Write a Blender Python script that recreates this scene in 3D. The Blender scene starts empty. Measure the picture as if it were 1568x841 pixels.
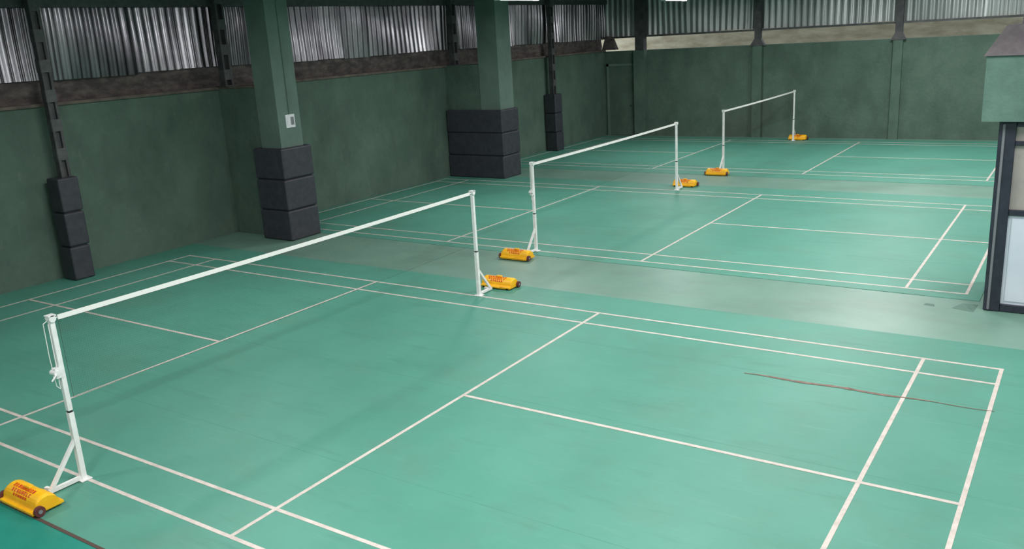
import bpy, math, random
from mathutils import Vector, Matrix
random.seed(4)
sc=bpy.context.scene
try:
    sc.view_settings.view_transform='Standard'
    sc.view_settings.look='None'
except Exception: pass

# ---------------------------------------------------------------- materials
def srgb(r,g,b):
    f=lambda c:(c/255/12.92) if c/255<=0.04045 else ((c/255+0.055)/1.055)**2.4
    return (f(r),f(g),f(b),1)
def mat(name,c1,c2=None,scale=3.0,rough=.6,metal=0.0,detail=4,spec=.5,bump=0,bscale=40,lo=.35,hi=.65,stretch=None,emit=None,estr=0,wear=None):
    m=bpy.data.materials.new(name);m.use_nodes=True
    nt=m.node_tree;n=nt.nodes;b=n['Principled BSDF']
    b.inputs['Roughness'].default_value=rough;b.inputs['Metallic'].default_value=metal
    b.inputs['Specular IOR Level'].default_value=spec
    b.inputs['Base Color'].default_value=c1
    tc=n.new('ShaderNodeTexCoord');src0=src=tc.outputs['Object']
    if stretch:
        mp=n.new('ShaderNodeMapping');mp.inputs['Scale'].default_value=stretch
        nt.links.new(src,mp.inputs[0]);src=mp.outputs[0]
    if c2:
        no=n.new('ShaderNodeTexNoise');no.inputs['Scale'].default_value=scale;no.inputs['Detail'].default_value=detail;no.inputs['Roughness'].default_value=.62
        nt.links.new(src,no.inputs['Vector'])
        r=n.new('ShaderNodeValToRGB');r.color_ramp.elements[0].position=lo;r.color_ramp.elements[1].position=hi
        r.color_ramp.elements[0].color=c1;r.color_ramp.elements[1].color=c2
        nt.links.new(no.outputs[0],r.inputs[0]);col=r.outputs[0]
        for (wc,wscale,wst,wlo,whi,amt) in (wear or []):
            mp=n.new('ShaderNodeMapping');mp.inputs['Scale'].default_value=wst;nt.links.new(src0,mp.inputs[0])
            nw=n.new('ShaderNodeTexNoise');nw.inputs['Scale'].default_value=wscale;nw.inputs['Detail'].default_value=8;nw.inputs['Roughness'].default_value=.65
            nt.links.new(mp.outputs[0],nw.inputs['Vector'])
            mr=n.new('ShaderNodeMapRange');mr.inputs['From Min'].default_value=wlo;mr.inputs['From Max'].default_value=whi;mr.inputs['To Max'].default_value=amt
            nt.links.new(nw.outputs[0],mr.inputs[0])
            mx=n.new('ShaderNodeMix');mx.data_type='RGBA';nt.links.new(mr.outputs[0],mx.inputs[0]);nt.links.new(col,mx.inputs[6]);mx.inputs[7].default_value=wc
            col=mx.outputs[2]
        nt.links.new(col,b.inputs['Base Color'])
    if bump:
        nb=n.new('ShaderNodeTexNoise');nb.inputs['Scale'].default_value=bscale;nb.inputs['Detail'].default_value=3
        nt.links.new(src,nb.inputs['Vector'])
        bp=n.new('ShaderNodeBump');bp.inputs['Strength'].default_value=bump;bp.inputs['Distance'].default_value=.02
        nt.links.new(nb.outputs[0],bp.inputs['Height']);nt.links.new(bp.outputs[0],b.inputs['Normal'])
    if emit:
        b.inputs['Emission Color'].default_value=emit;b.inputs['Emission Strength'].default_value=estr
    return m
M={}
M['mat']=mat('court_mat_green',srgb(73,137,119),srgb(84,148,130),scale=.7,rough=.52,spec=.38,detail=7,bump=.08,bscale=3,lo=.3,hi=.7,
   wear=[(srgb(94,122,108),.9,(1,1,1),.5,.72,.34),(srgb(60,114,98),1.3,(.5,3,1),.56,.75,.45),(srgb(112,160,144),5,(.25,2.5,1),.58,.8,.4)])
M['lane']=mat('lane_floor_grey_green',srgb(101,138,123),srgb(114,150,135),scale=.8,rough=.42,spec=.5,detail=6,
   wear=[(srgb(100,116,106),1.1,(.6,1.5,1),.5,.72,.4)])
M['teal']=mat('outer_floor_teal',srgb(30,124,108),srgb(38,136,120),scale=1.2,rough=.4)
M['line']=mat('court_line_paint',srgb(208,196,188),srgb(186,176,168),scale=9,rough=.6)
M['tear']=mat('torn_mat_scar',srgb(102,78,70),srgb(142,120,108),scale=12,rough=.8)
M['seam']=mat('mat_seam_dark',srgb(78,62,54),rough=.8)
M['joint']=mat('mat_joint',srgb(66,122,104),srgb(78,138,120),scale=3,rough=.7)
M['wall']=mat('wall_green_paint',srgb(76,97,86),srgb(90,111,99),scale=1.1,rough=.72,spec=.3,detail=8,bump=.35,bscale=14,  # green paint, base tones raised and greyed to put haze into the colour
   wear=[(srgb(102,116,107),9,(1,1,.6),.55,.75,.6),(srgb(60,76,68),1.4,(1,1,.5),.48,.72,.6)])
M['column']=mat('column_green_paint',srgb(94,115,106),srgb(106,128,118),scale=1.6,rough=.7,spec=.3,detail=7,bump=.2,bscale=20,
   wear=[(srgb(82,99,91),3,(1,1,.5),.5,.75,.5)])
M['metal']=mat('galvanised_corrugated_steel',srgb(92,91,96),srgb(158,158,162),scale=1.6,rough=.24,metal=.92,detail=6,stretch=(1,1,.25))
M['metalfar']=mat('far_corrugated_steel',srgb(140,146,146),srgb(176,182,180),scale=1.6,rough=.4,metal=.5,detail=6,stretch=(1,1,.25))  # paler, less metallic variant for the far cladding
M['roof']=mat('roof_sheet_grey',srgb(120,118,124),srgb(140,138,142),scale=2,rough=.5,metal=.3)
M['dust']=mat('dusty_brown_shade_net',srgb(72,64,64),srgb(114,103,99),scale=4,rough=.95,detail=10,lo=.4,hi=.72,stretch=(1,1,2.2),bump=.4,bscale=14)
M['steel']=mat('dark_painted_steel',srgb(62,62,66),srgb(82,82,82),scale=6,rough=.6,metal=.2)
M['batten']=mat('worn_batten_plate',srgb(88,90,90),srgb(72,74,74),scale=9,rough=.6,metal=.2)
M['sill']=mat('dusty_sill_concrete',srgb(112,100,92),srgb(86,78,72),scale=5,rough=.9)
M['pad']=mat('black_vinyl_padding',srgb(48,49,57),srgb(59,60,68),scale=8,rough=.5,spec=.5,bump=.25,bscale=6)  # black vinyl with haze lift painted into the base colour
M['white']=mat('white_enamel_post',srgb(236,236,234),srgb(222,222,220),scale=12,rough=.4)
M['tape']=mat('white_net_tape',srgb(232,230,226),rough=.8)
M['net']=mat('brown_cord_and_tape_shadow',srgb(52,40,38),rough=.9)
M['yellow']=mat('yellow_moulded_plastic',srgb(246,188,18),srgb(238,170,14),scale=9,rough=.45)
M['red']=mat('red_label_print',srgb(206,60,22),rough=.6)
M['maroon']=mat('maroon_rubber_wheel',srgb(92,44,44),rough=.6)
M['black']=mat('black_rubber',srgb(24,24,28),rough=.6)
M['frame']=mat('dark_navy_frame',srgb(34,38,50),srgb(46,50,62),scale=8,rough=.45)
M['panelw']=mat('white_door_panel',srgb(214,220,230),srgb(204,212,224),scale=2,rough=.4)
M['pane']=mat('frosted_beige_pane',srgb(150,144,140),srgb(168,162,156),scale=1.5,rough=.3)
M['hood']=mat('hood_green_paint',srgb(84,114,103),srgb(100,131,119),scale=3,rough=.7,bump=.2,bscale=20,
   wear=[(srgb(72,96,88),2,(1,1,.4),.5,.75,.6)])
M['hoodtop']=mat('hood_grey_dusty_top',srgb(112,106,108),srgb(92,86,90),scale=5,rough=.85)
M['cream']=mat('outside_cream_plaster',srgb(206,202,178),srgb(172,164,140),scale=1.5,rough=.9,stretch=(1,1,3))
M['ground']=mat('outside_ground',srgb(150,136,112),srgb(130,118,98),scale=2,rough=.95)
M['tube']=mat('lamp_tube_glow',(1,1,1,1),emit=(1,.98,1,1),estr=14)
M['lampbody']=mat('lamp_housing_white',srgb(225,225,228),rough=.5)
M['plate']=mat('white_switch_plate',srgb(226,228,232),rough=.35)
M['grey']=mat('grey_plastic',srgb(120,122,128),rough=.5)

# ---------------------------------------------------------------- mesh builder
class B:
    def __init__(s): s.v=[];s.f=[];s.m=[];s.mats=[];s.smooth=[]
    def mi(s,k):
        if k not in s.mats: s.mats.append(k)
        return s.mats.index(k)
    def add(s,vs,fs,k,sm=False):
        o=len(s.v);s.v+=[tuple(v) for v in vs];i=s.mi(k)
        for f in fs: s.f.append(tuple(o+a for a in f));s.m.append(i);s.smooth.append(sm)
    def box(s,x0,x1,y0,y1,z0,z1,k):
        s.add([(x0,y0,z0),(x1,y0,z0),(x1,y1,z0),(x0,y1,z0),(x0,y0,z1),(x1,y0,z1),(x1,y1,z1),(x0,y1,z1)],
              [(0,3,2,1),(4,5,6,7),(0,1,5,4),(1,2,6,5),(2,3,7,6),(3,0,4,7)],k)
    def hexa(s,bot,top,k):
        s.add(list(bot)+list(top),[(0,3,2,1),(4,5,6,7),(0,1,5,4),(1,2,6,5),(2,3,7,6),(3,0,4,7)],k)
    def cyl(s,a,b,r,k,n=16,r2=None,cap=True,square=False):
        a=Vector(a);b=Vector(b);d=(b-a).normalized()
        up=Vector((0,0,1)) if abs(d.z)<.9 else Vector((0,1,0))
        p=d.cross(up).normalized();q=d.cross(p);r2=r if r2 is None else r2
        if square:n=4
        vs=[]
        for c,rr in((a,r),(b,r2)):
            for i in range(n):
                t=2*math.pi*(i+(.5 if square else 0))/n
                vs.append(c+p*math.cos(t)*rr+q*math.sin(t)*rr)
        fs=[(i,(i+1)%n,n+(i+1)%n,n+i) for i in range(n)]
        s.add(vs,fs,k,not square)
        if cap: s.add(vs,[tuple(range(n))[::-1],tuple(range(n,2*n))],k)
    def poly(s,pts,k,r=.004,n=8):
        for a,b in zip(pts,pts[1:]): s.cyl(a,b,r,k,n)
    def obj(s,name,parent=None,bevel=0,seg=2,loc=None):
        me=bpy.data.meshes.new(name);me.from_pydata(s.v,[],s.f);me.update()
        for k in s.mats: me.materials.append(M[k])
        for p,i,sm in zip(me.polygons,s.m,s.smooth): p.material_index=i;p.use_smooth=sm
        o=bpy.data.objects.new(name,me);bpy.context.collection.objects.link(o)
        if parent: o.parent=parent
        if loc: o.location=loc
        if bevel:
            md=o.modifiers.new('bevel','BEVEL');md.width=bevel;md.segments=seg;md.limit_method='ANGLE'
        return o
def empty(name,loc=(0,0,0)):
    o=bpy.data.objects.new(name,None);o.empty_display_size=.2;o.location=loc;bpy.context.collection.objects.link(o);return o

XL,XR,YS,YN=-7.5,10.5,-5.5,24.55
CZ=5.3
# ---------------------------------------------------------------- shell
b=B();b.box(XL-.3,XR+.3,YS-.3,YN+.3,-.2,0,'lane');b.obj('floor')
b=B();b.box(XL-.25,XL,YS,YN,0,2.95,'wall');b.box(XL-.27,XL+.05,YS,YN,2.93,2.98,'sill');b.obj('wall_left')
b=B();b.box(XL-.25,XR+.25,YN,YN+.25,0,2.93,'wall');b.obj('wall_far')
b=B();b.box(XR,XR+.25,YS,YN,0,2.95,'wall');b.box(XR,XR+.1,YS,YN,2.95,CZ,'roof');b.obj('wall_right')
b=B();b.box(XL-.25,XR+.25,YS-.25,YS,0,2.95,'wall');b.box(XL-.25,XR+.25,YS-.1,YS,2.95,CZ,'roof');b.obj('wall_near')
b=B();b.box(XL-.4,XR+.4,YS-.3,YN+.4,CZ,CZ+.08,'roof')
b.obj('ceiling')
b=B();N=240
vs=[];fs=[]
for i in range(N+1):
    y=YS+(YN-YS)*i/N
    for j,z in enumerate((2.96,3.12,3.28,3.5)):
        vs.append((XL-.14+.03*math.sin(y*3.1+j)+random.uniform(-.012,.012),y,z))
for i in range(N):
    for j in range(3): a=i*4+j;fs.append((a,a+4,a+5,a+1))
b.add(vs,fs,'dust');b.obj('trim_dusty_shade_net')

def corr(name,p0,p1,zb,off,per=.16,amp=.028,seg=8,jag=.03,sheet=.9,k='metal'):
    b=B();p0=Vector(p0);p1=Vector(p1);L=(p1-p0).length;d=(p1-p0)/L;nrm=Vector(off)
    n=int(L/per*seg);vs=[];fs=[];jg={};am={}
    rows=6
    for i in range(n+1):
        t=L*i/n;w=math.sin(2*math.pi*t/per);w=max(-.75,min(.75,w*1.15))
        si=int(t/sheet);j=jg.setdefault(si,(random.uniform(-jag,jag),random.uniform(-.03,.03),random.uniform(-.03,.03)))
        aj=am.setdefault(int(t/per),random.uniform(.7,1.3))
        P=p0+d*t
        for r in range(rows+1):
            f=r/rows;z0=zb+j[0];z=z0+(CZ-z0)*f
            q=P+nrm*(w*amp*aj+j[1]*(.3+f)+j[2]*math.sin(f*3)+.016*math.sin(t*1.7+f*5))
            vs.append((q.x,q.y,z))
    R=rows+1
    for i in range(n):
        for r in range(rows): a=i*R+r;fs.append((a,a+R,a+R+1,a+1))
    b.add(vs,fs,k,True)
    return b.obj(name)
corr('wall_left_corrugated_cladding',(XL-.02,YS,0),(XL-.02,YN+.25,0),3.36,(1,0,0),per=.17)
corr('wall_far_corrugated_cladding',(XL-.2,YN+.1,0),(XR,YN+.1,0),3.42,(0,-1,0),per=.2,amp=.026,jag=.015,sheet=1.1,k='metalfar')
b=B();b.box(XL+.02,XL+.14,YS,YN,4.52,4.66,'batten');b.obj('trim_eave_beam')
b=B();b.box(XL,XR,YN-.02,YN+.05,3.36,3.42,'batten');b.obj('trim_far_rail')
b=B();b.box(-14,18,27.2,27.5,-.2,3.9,'cream');b.obj('outside_boundary_wall')
b=B();b.box(-40,40,24.95,60,-.3,-.22,'ground');b.obj('ground_outside')

# ---------------------------------------------------------------- court mats + lines
courts=[(0,0),(-.64,8.70),(-.57,17.60)]
b=B();b.box(XL+.01,XR-.02,-.57,6.78,0,.0058,'mat')
for y in (1.33,3.20,4.99,): b.box(XL+.01,XR-.02,y,y+.006,.0045,.006,'joint')
b.obj('court_mat')
b=B();b.box(XL+.01,6.22,8.46,15.17,0,.0058,'mat');b.box(-5.6,6.22,15.17,15.55,0,.0058,'mat')
for y in (10.2,12.1,13.9): b.box(XL+.01,6.22,y,y+.006,.0045,.006,'joint')
b.obj('court_mat.001')
b=B();b.box(XL+.01,XR-.02,17.0,YN-.32,0,.0058,'mat');b.obj('court_mat.002')
b=B();b.box(XL+.02,XR-.02,YS+.02,-.60,0,.006,'teal');b.obj('outer_floor_mat')
b=B();b.box(XL+.02,XR-.02,-.60,-.57,0,.009,'seam');b.obj('mat_seam')
for i,(cx,cy) in enumerate(courts):
    b=B();w=.038;z0,z1=.006,.0074
    kk=[0]
    def ln(x0,x1,y0,y1):
        kk[0]+=1;b.box(cx+x0,cx+x1,cy+y0,cy+y1,z0,z1+.00011*kk[0],'line')
    for y in(0,.46,5.62,6.06): ln(-6.7,6.7,y,y+w)
    for x in(-5.94,-2.0,1.96,5.92,6.66): ln(x,x+w,0,6.1)
    if i<2: ln(-6.7,-6.7+w,0,6.1)
    else: ln(-6.7,-6.7+w,0,2.66);ln(-6.7,-6.7+w,3.14,6.1)
    ln(-6.7 if i<2 else -6.45,-1.98,3.03,3.07);ln(1.98,6.7,3.03,3.07)
    b.obj('badminton_court_lines' + ('' if i==0 else '.%03d'%i))
b=B();n=40;vs=[];fs=[]
for i in range(n+1):
    t=i/n;x=4.37+2.35*t;y=4.87+.07*t+.012*math.sin(t*19)
    h=.007+.026*math.sin(math.pi*min(1,t*1.25))*(.4+.6*random.random()) if t<.8 else .006
    vs+= [(x,y-h,.0092),(x,y+h,.0092),(x,y,.0105+random.random()*.002)]
for i in range(n): a=i*3;fs+=[(a,a+3,a+5,a+2),(a+2,a+5,a+4,a+1)]
b.add(vs,fs,'tear');b.obj('mat_tear')
b=B();b.add([(5.95,8.05,.002),(6.2,7.98,.002),(6.22,8.3,.002),(6.05,8.2,.03)],[(0,1,3),(1,2,3)],'hood');b.add([(5.62,8.06,.002),(5.76,8.03,.002),(5.74,8.12,.004),(5.64,8.13,.004)],[(0,1,2,3)],'hood');b.obj('mat_offcut')

# ---------------------------------------------------------------- columns, stub walls, pads
b=B();b.box(-6.27,-5.72,7.78,8.34,0,CZ,'column');b.box(XL,-6.27,7.9,8.3,0,2.95,'wall');b.box(XL,-6.27,7.88,8.32,2.95,2.99,'sill')
b.obj('concrete_column')
b=B();b.box(-6.36,-5.74,15.28,15.92,0,CZ,'column');b.box(XL,-6.36,15.3,15.9,0,2.97,'wall');b.obj('concrete_column.001')
def padstack(name,x0,x1,y0,y1,cell=.605,n=3,base=.01):
    b=B()
    for i in range(n):
        j=random.uniform(-.008,.008)
        b.box(x0+j,x1+j,y0+j,y1+j,base+i*cell,base+(i+1)*cell-.016,'pad')
    b.box(x0+.03,x1-.03,y0+.03,y1-.03,base+.01,n*cell-.02,'black')
    return b.obj(name,bevel=.03,seg=3)
padstack('column_padding',-6.44,-5.62,7.66,8.44,base=.004)
padstack('column_padding.001',-7.48,-5.66,15.18,16.0,base=.004)
padstack('column_padding.002',-7.38,-7.02,4.06,4.42,cell=.59)
padstack('column_padding.003',-7.46,-7.06,20.28,20.72,cell=.6)
def lattice(name,x,y,z0,z1,w=.17,d=.12):
    b=B();c=.045
    b.box(x-d/2,x+d/2,y-w/2,y-w/2+c,z0,z1,'steel');b.box(x-d/2,x+d/2,y+w/2-c,y+w/2,z0,z1,'steel')
    b.box(x-.01,x+.01,y-w/2+c,y+w/2-c,z0,z1,'steel')
    z=z0+.12
    while z<z1-.2:
        for sx in(-1,1): b.box(x+sx*(d/2),x+sx*(d/2+.008),y-w/2,y+w/2,z,z+.2,'batten')
        b.box(x-d/2,x+d/2,y-w/2-.008,y-w/2,z,z+.2,'batten')
        z+=.48
    b.box(x-d,x+d,y-w*.8,y+w*.8,z0,z0+.02,'steel')
    return b.obj(name)
lattice('battened_steel_column',-7.2,4.3,.006,CZ)
lattice('battened_steel_column.001',-7.3,7.98,2.99,CZ,w=.2,d=.16)
lattice('battened_steel_column.002',-7.3,15.5,2.97,CZ,w=.2,d=.16)
lattice('battened_steel_column.003',-7.26,20.5,.006,CZ,w=.18,d=.14)
def pil(name,x,w):
    b=B();b.box(x-w/2,x+w/2,YN-.12,YN,0,2.9,'wall')
    b.hexa([(x-w*.8,YN-.14,2.9),(x+w*.8,YN-.14,2.9),(x+w*.8,YN+.05,2.9),(x-w*.8,YN+.05,2.9)],[(x-w*.35,YN-.1,3.12),(x+w*.35,YN-.1,3.12),(x+w*.35,YN+.05,3.12),(x-w*.35,YN+.05,3.12)],'steel')
    b.box(x-.1,x+.1,YN-.1,YN+.05,3.12,CZ,'steel');return b.obj(name)
pil('wall_pilaster',-2.0,.3);pil('wall_pilaster.001',2.17,.26);pil('wall_pilaster.002',6.4,.26)
b=B();b.box(-6.25,-5.85,YN-.3,YN,0,2.93,'wall');b.box(-6.2,-5.88,YN-.26,YN,2.93,CZ,'steel');b.obj('concrete_column.002')
b=B();b.box(-7.42,-7.34,YN-.06,YN-.005,0,2.5,'column');b.box(-6.36,-6.28,YN-.06,YN-.005,0,2.5,'column');b.box(-7.42,-6.28,YN-.06,YN-.005,2.42,2.5,'column')
b.box(-7.34,-6.36,YN-.03,YN-.005,0.01,2.42,'wall');b.cyl((-6.5,YN-.07,1.05),(-6.5,YN-.02,1.05),.025,'steel');b.obj('door_1')
b=B();b.hexa([(-7.44,YN-.35,2.985),(-6.9,YN-.35,2.985),(-6.9,YN-.1,2.985),(-7.44,YN-.1,2.985)],[(-7.3,YN-.3,3.45),(-7.05,YN-.3,3.4),(-7.05,YN-.15,3.4),(-7.3,YN-.15,3.45)],'dust');b.obj('corner_gusset_bracket')
b=B();b.box(-5.72,-5.70,7.96,8.18,2.17,2.42,'plate');b.box(-5.70,-5.692,7.99,8.06,2.22,2.37,'lampbody');b.box(-5.70,-5.692,8.08,8.15,2.22,2.37,'grey')
b.cyl((-5.71,8.07,2.42),(-5.71,8.07,CZ-.1),.008,'column',8);b.obj('electric_switch_box')

# ---------------------------------------------------------------- nets
def post(parent,name,x,y,s,winch):
    b=B();h=1.545;r=.0325
    b.cyl((x,y,.014),(x,y,.66),r,'white',square=True);b.cyl((x,y,.66),(x,y,.69),.025,'black',square=True)
    b.cyl((x,y,.68),(x,y,h),.029,'white',square=True)
    b.box(x-.06,x+.06,y-.05,y+.05,.0095,.018,'white')
    b.cyl((x,y,.035),(x,y+s*.315,.035),.024,'white',square=True)
    b.cyl((x,y+s*.01,.40),(x,y+s*.29,.045),.022,'white',square=True)
    b.cyl((x,y+s*.27,.035),(x-.1,y+s*.29,.035),.02,'white',square=True)
    b.cyl((x-.035,y,h-.02),(x+.035,y,h-.02),.03,'white',14)
    b.box(x-.035,x+.035,y-.035,y+.035,h,h+.012,'white')
    if winch:
        b.box(x-.03,x+.03,y-.065,y-.02,1.0,1.09,'white')
        b.cyl((x-.04,y+s*.06,1.05),(x+.04,y+s*.06,1.05),.025,'white',14)
        b.cyl((x+.04,y+s*.06,1.05),(x+.05,y+s*.12,1.0),.007,'white',8)
        b.poly([(x,y+s*.03,h-.03),(x,y+s*.07,h-.05),(x,y+s*.075,1.2),(x,y+s*.065,.93),(x+.015,y+s*.045,.9),(x+.015,y+s*.04,1.2),(x+.01,y+s*.035,h-.06)],'tape',.0035)
    b.obj(name,parent)
def cart(name,x,y,s):
    b=B();L=.30
    pr=[(.15,.03),(.15,.055),(.115,.06)]
    for i in range(13):
        t=math.pi*i/12;pr.append((.108*math.cos(t),.075+.105*math.sin(t)))
    pr+=[(-.115,.06),(-.15,.055),(-.15,.03)]
    n=len(pr);xs=[(-L,.86),(-L+.03,1),(-.10,1),(-.085,.93),(.085,.93),(.10,1),(L-.03,1),(L,.86)]
    vs=[(px,p[0],.03+(p[1]-.03)*k) for px,k in xs for p in pr]
    fs=[]
    for j in range(len(xs)-1):
        for i in range(n): fs.append((j*n+i,j*n+(i+1)%n,(j+1)*n+(i+1)%n,(j+1)*n+i))
    b.add(vs,fs,'yellow',False);b.add(vs,[tuple(range(n))[::-1],tuple(range((len(xs)-1)*n,len(xs)*n))],'yellow')
    b.box(-L+.02,L-.02,-.14,.14,.012,.03,'yellow')
    b.box(-.09,.09,-.17 if s>0 else -.1,.1 if s>0 else .17,.03,.05,'yellow')
    b.box(-.05,.05,-.02,.02,.17,.2,'yellow')
    for k in(-1,1):
        b.cyl((k*(L+.002),s*.09,.056),(k*(L+.036),s*.09,.056),.05,'maroon',20)
        b.cyl((k*(L+.03),s*.09,.056),(k*(L+.042),s*.09,.056),.02,'grey',12)
    b.box(-L+.03,-L+.09,-s*.12-.02,-s*.12+.02,0.006,.03,'black');b.box(L-.09,L-.03,-s*.12-.02,-s*.12+.02,0.006,.03,'black')
    def q(x0,x1,a0,a1):
        R=.108;pts=[]
        for a in(a0,a1):
            t=math.radians(a);pts.append((-(R+.003)*math.cos(t),.075+(.1055+.003)*math.sin(t)))
        b.add([(x0,pts[0][0],pts[0][1]),(x1,pts[0][0],pts[0][1]),(x1,pts[1][0],pts[1][1]),(x0,pts[1][0],pts[1][1])],[(0,1,2,3)],'red')
    rr=random.Random(7)
    for a0,a1,xa,xb in((66,86,-.2,.16),(42,60,-.17,.13),(24,36,-.12,.10)):
        xx=xa
        while xx<xb:
            q(xx,xx+.011,a0,a1)
            if rr.random()<.7:q(xx+.011,xx+.026,a1-5,a1)
            if rr.random()<.7:q(xx+.011,xx+.026,a0,a0+5)
            if rr.random()<.6:q(xx+.011,xx+.026,(a0+a1)/2-2.5,(a0+a1)/2+2.5)
            if rr.random()<.5:q(xx+.02,xx+.028,a0,a1)
            xx+=.042
    o=b.obj(name,bevel=.004,seg=1);o.location=(x,y,.0065);o.scale=(.88,.9,.9);return o
for i,(cx,cy) in enumerate(courts):
    sfx='' if i==0 else '.%03d'%i
    e=empty('badminton_net'+sfx)
    post(e,'post_near',cx,cy,-1,i==0 or i==1);post(e,'post_far',cx,cy+6.1,1,False)
    b=B();n=24;H=1.54
    sag=lambda t:-.012*math.sin(math.pi*t)
    vs=[];fs=[]
    y0,y1=cy+.06,cy+6.04
    for j in range(n+1):
        t=j/n;y=y0+(y1-y0)*t;z=H+sag(t)
        for dx,dz in((-.006,0),(.006,0),(.006,-.042),(-.006,-.042)): vs.append((cx+dx,y,z+dz))
    for j in range(n):
        for k in range(4): fs.append((j*4+k,j*4+(k+1)%4,j*4+4+(k+1)%4,j*4+4+k))
    fs+=[(0,1,2,3),tuple(range(n*4,n*4+4))]
    b.add(vs,fs,'tape')
    b.cyl((cx,cy,H-.02),(cx,y0+.02,H-.02),.006,'tape',8);b.cyl((cx,y1-.02,H-.02),(cx,cy+6.1,H-.02),.006,'tape',8)
    b.obj('tape',e)
    b=B();w=.0003 if i<2 else .0011;top=-.042;bot=-.76
    nv=300
    for j in range(nv+1):
        t=j/nv;y=y0+(y1-y0)*t;z=H+sag(t)
        ww=w if 0<j<nv else .0015
        b.add([(cx,y-ww,z+top),(cx,y+ww,z+top),(cx,y+ww,z+bot),(cx,y-ww,z+bot)],[(0,1,2,3)],'net')
    nh=35
    for j in range(nh+1):
        dz=top+(bot-top)*j/nh
        ww=w if 0<j<nh else (.005 if j==0 else .0012)  # top cord widened to paint the dark shadow line under the tape
        for k in range(12):
            ta,tb=k/12,(k+1)/12
            za,zb=H+sag(ta)+dz,H+sag(tb)+dz;ya,yb=y0+(y1-y0)*ta,y0+(y1-y0)*tb
            b.add([(cx,ya,za-ww),(cx,yb,zb-ww),(cx,yb,zb+ww),(cx,ya,za+ww)],[(0,1,2,3)],'net')
    b.obj('mesh',e)
carts=[(0.02,-.475,-1),(.03,6.6,1),(-.66,8.13,-1),(-.66,15.35,1),(-.52,17.06,-1),(-.5,23.95,1)]
for i,c in enumerate(carts): cart('wheeled_weight_base'+('' if i==0 else '.%03d'%i),*c)

# ---------------------------------------------------------------- booth on the right
e=empty('umpire_booth')
b=B();y=8.1;X=.05
b.box(X+6.24,X+6.42,y,y+.14,.006,2.34,'frame');b.box(X+7.32,X+7.46,y,y+.14,.006,2.34,'frame')
b.box(X+6.28,X+6.31,y-.012,y,.02,2.3,'grey')
for z0,z1 in((.006,.1),(1.21,1.28),(2.05,2.1),(2.27,2.34)): b.box(X+6.42,X+7.32,y+.01,y+.12,z0,z1,'frame')
b.obj('door_frame',e,bevel=.006,seg=1)
b=B();b.box(X+6.42,X+7.32,y+.04,y+.08,.1,1.21,'panelw');b.box(X+6.46,X+7.28,y+.03,y+.04,.14,1.17,'panelw');b.obj('lower_panel',e)
b=B();b.box(X+6.42,X+7.32,y+.05,y+.07,1.28,2.05,'pane');b.box(X+6.42,X+7.32,y+.05,y+.07,2.1,2.27,'pane');b.obj('window_panes',e)
b=B();b.box(X+6.24,X+6.32,y+.14,y+1.4,.006,2.34,'frame');b.box(X+7.38,X+7.46,y+.14,y+1.4,.006,2.34,'frame');b.box(X+6.32,X+7.38,y+1.32,y+1.4,.006,2.34,'frame')
b.obj('side_walls',e)
b=B();b.box(X+6.06,X+7.8,y-.12,y+1.5,2.34,3.09,'hood')
b.hexa([(X+6.03,y-.15,3.09),(X+7.83,y-.15,3.09),(X+7.83,y+1.53,3.09),(X+6.03,y+1.53,3.09)],[(X+6.22,y+.1,3.42),(X+7.6,y+.1,3.42),(X+7.6,y+1.1,3.42),(X+6.22,y+1.1,3.42)],'hoodtop')
b.obj('hood',e)
b=B();b.box(X+6.36,X+6.58,y+.3,y+.52,3.42,CZ,'hoodtop');b.obj('flue_post',e)

# ---------------------------------------------------------------- lamps, plus added fill rows
k=0
def lamp(x,y,z,L,power,col=(1,.99,.985)):
    global k
    e=empty('batten_or_fill_light'+('' if k==0 else '.%03d'%k));k+=1
    b=B();b.box(x-.09,x+.09,y-L/2,y+L/2,z,z+.06,'lampbody')
    for d in(-.045,.045): b.cyl((x+d,y-L/2+.03,z-.02),(x+d,y+L/2-.03,z-.02),.014,'tube',10)
    for d in(-L/2+.01,L/2-.03): b.box(x-.07,x+.07,y+d,y+d+.02,z-.045,z,'lampbody')
    for d in(-L*.35,L*.35): b.cyl((x,y+d,z+.06),(x,y+d,CZ),.005,'grey',6)
    b.obj('fixture',e)
    ld=bpy.data.lights.new('lamp','AREA');ld.shape='RECTANGLE';ld.size=.5;ld.size_y=L;ld.energy=power;ld.color=col
    lo=bpy.data.objects.new('lamp',ld);lo.location=(x,y,z-.07);lo.parent=e;bpy.context.collection.objects.link(lo)
for y in(-3.5,4,12,20): lamp(-2.9,y,4.37 if y>5 else 4.75,1.5,132)
for y in(-3.5,1,6,11,16,21): lamp(3.2,y,4.85,1.5,178)  # unseen row, added to stand in for skylight from the roof
for y in(-3.5,1,6,11,16,21): lamp(8.2,y,4.7,1.5,155)  # unseen row, added to strengthen the light from the right

w=bpy.data.worlds.new('sky');sc.world=w;w.use_nodes=True
w.node_tree.nodes['Background'].inputs[0].default_value=(.9,.95,1,1);w.node_tree.nodes['Background'].inputs[1].default_value=1.4

# ---------------------------------------------------------------- camera
yaw,pit,roll=-.6003,.2673,-.0587
F=Vector((math.cos(pit)*math.sin(yaw),math.cos(pit)*math.cos(yaw),-math.sin(pit)))
R=F.cross(Vector((0,0,1))).normalized();U=R.cross(F)
R2=R*math.cos(roll)+U*math.sin(roll);U2=-R*math.sin(roll)+U*math.cos(roll)
cd=bpy.data.cameras.new('camera');co=bpy.data.objects.new('camera',cd);bpy.context.collection.objects.link(co)
m=Matrix((R2,U2,-F)).transposed().to_4x4();m.translation=Vector((7.243,-3.603,3.6089));co.matrix_world=m
cd.sensor_fit='HORIZONTAL';cd.sensor_width=36;cd.lens=1731.53/2048*36;cd.clip_end=200
sc.camera=co
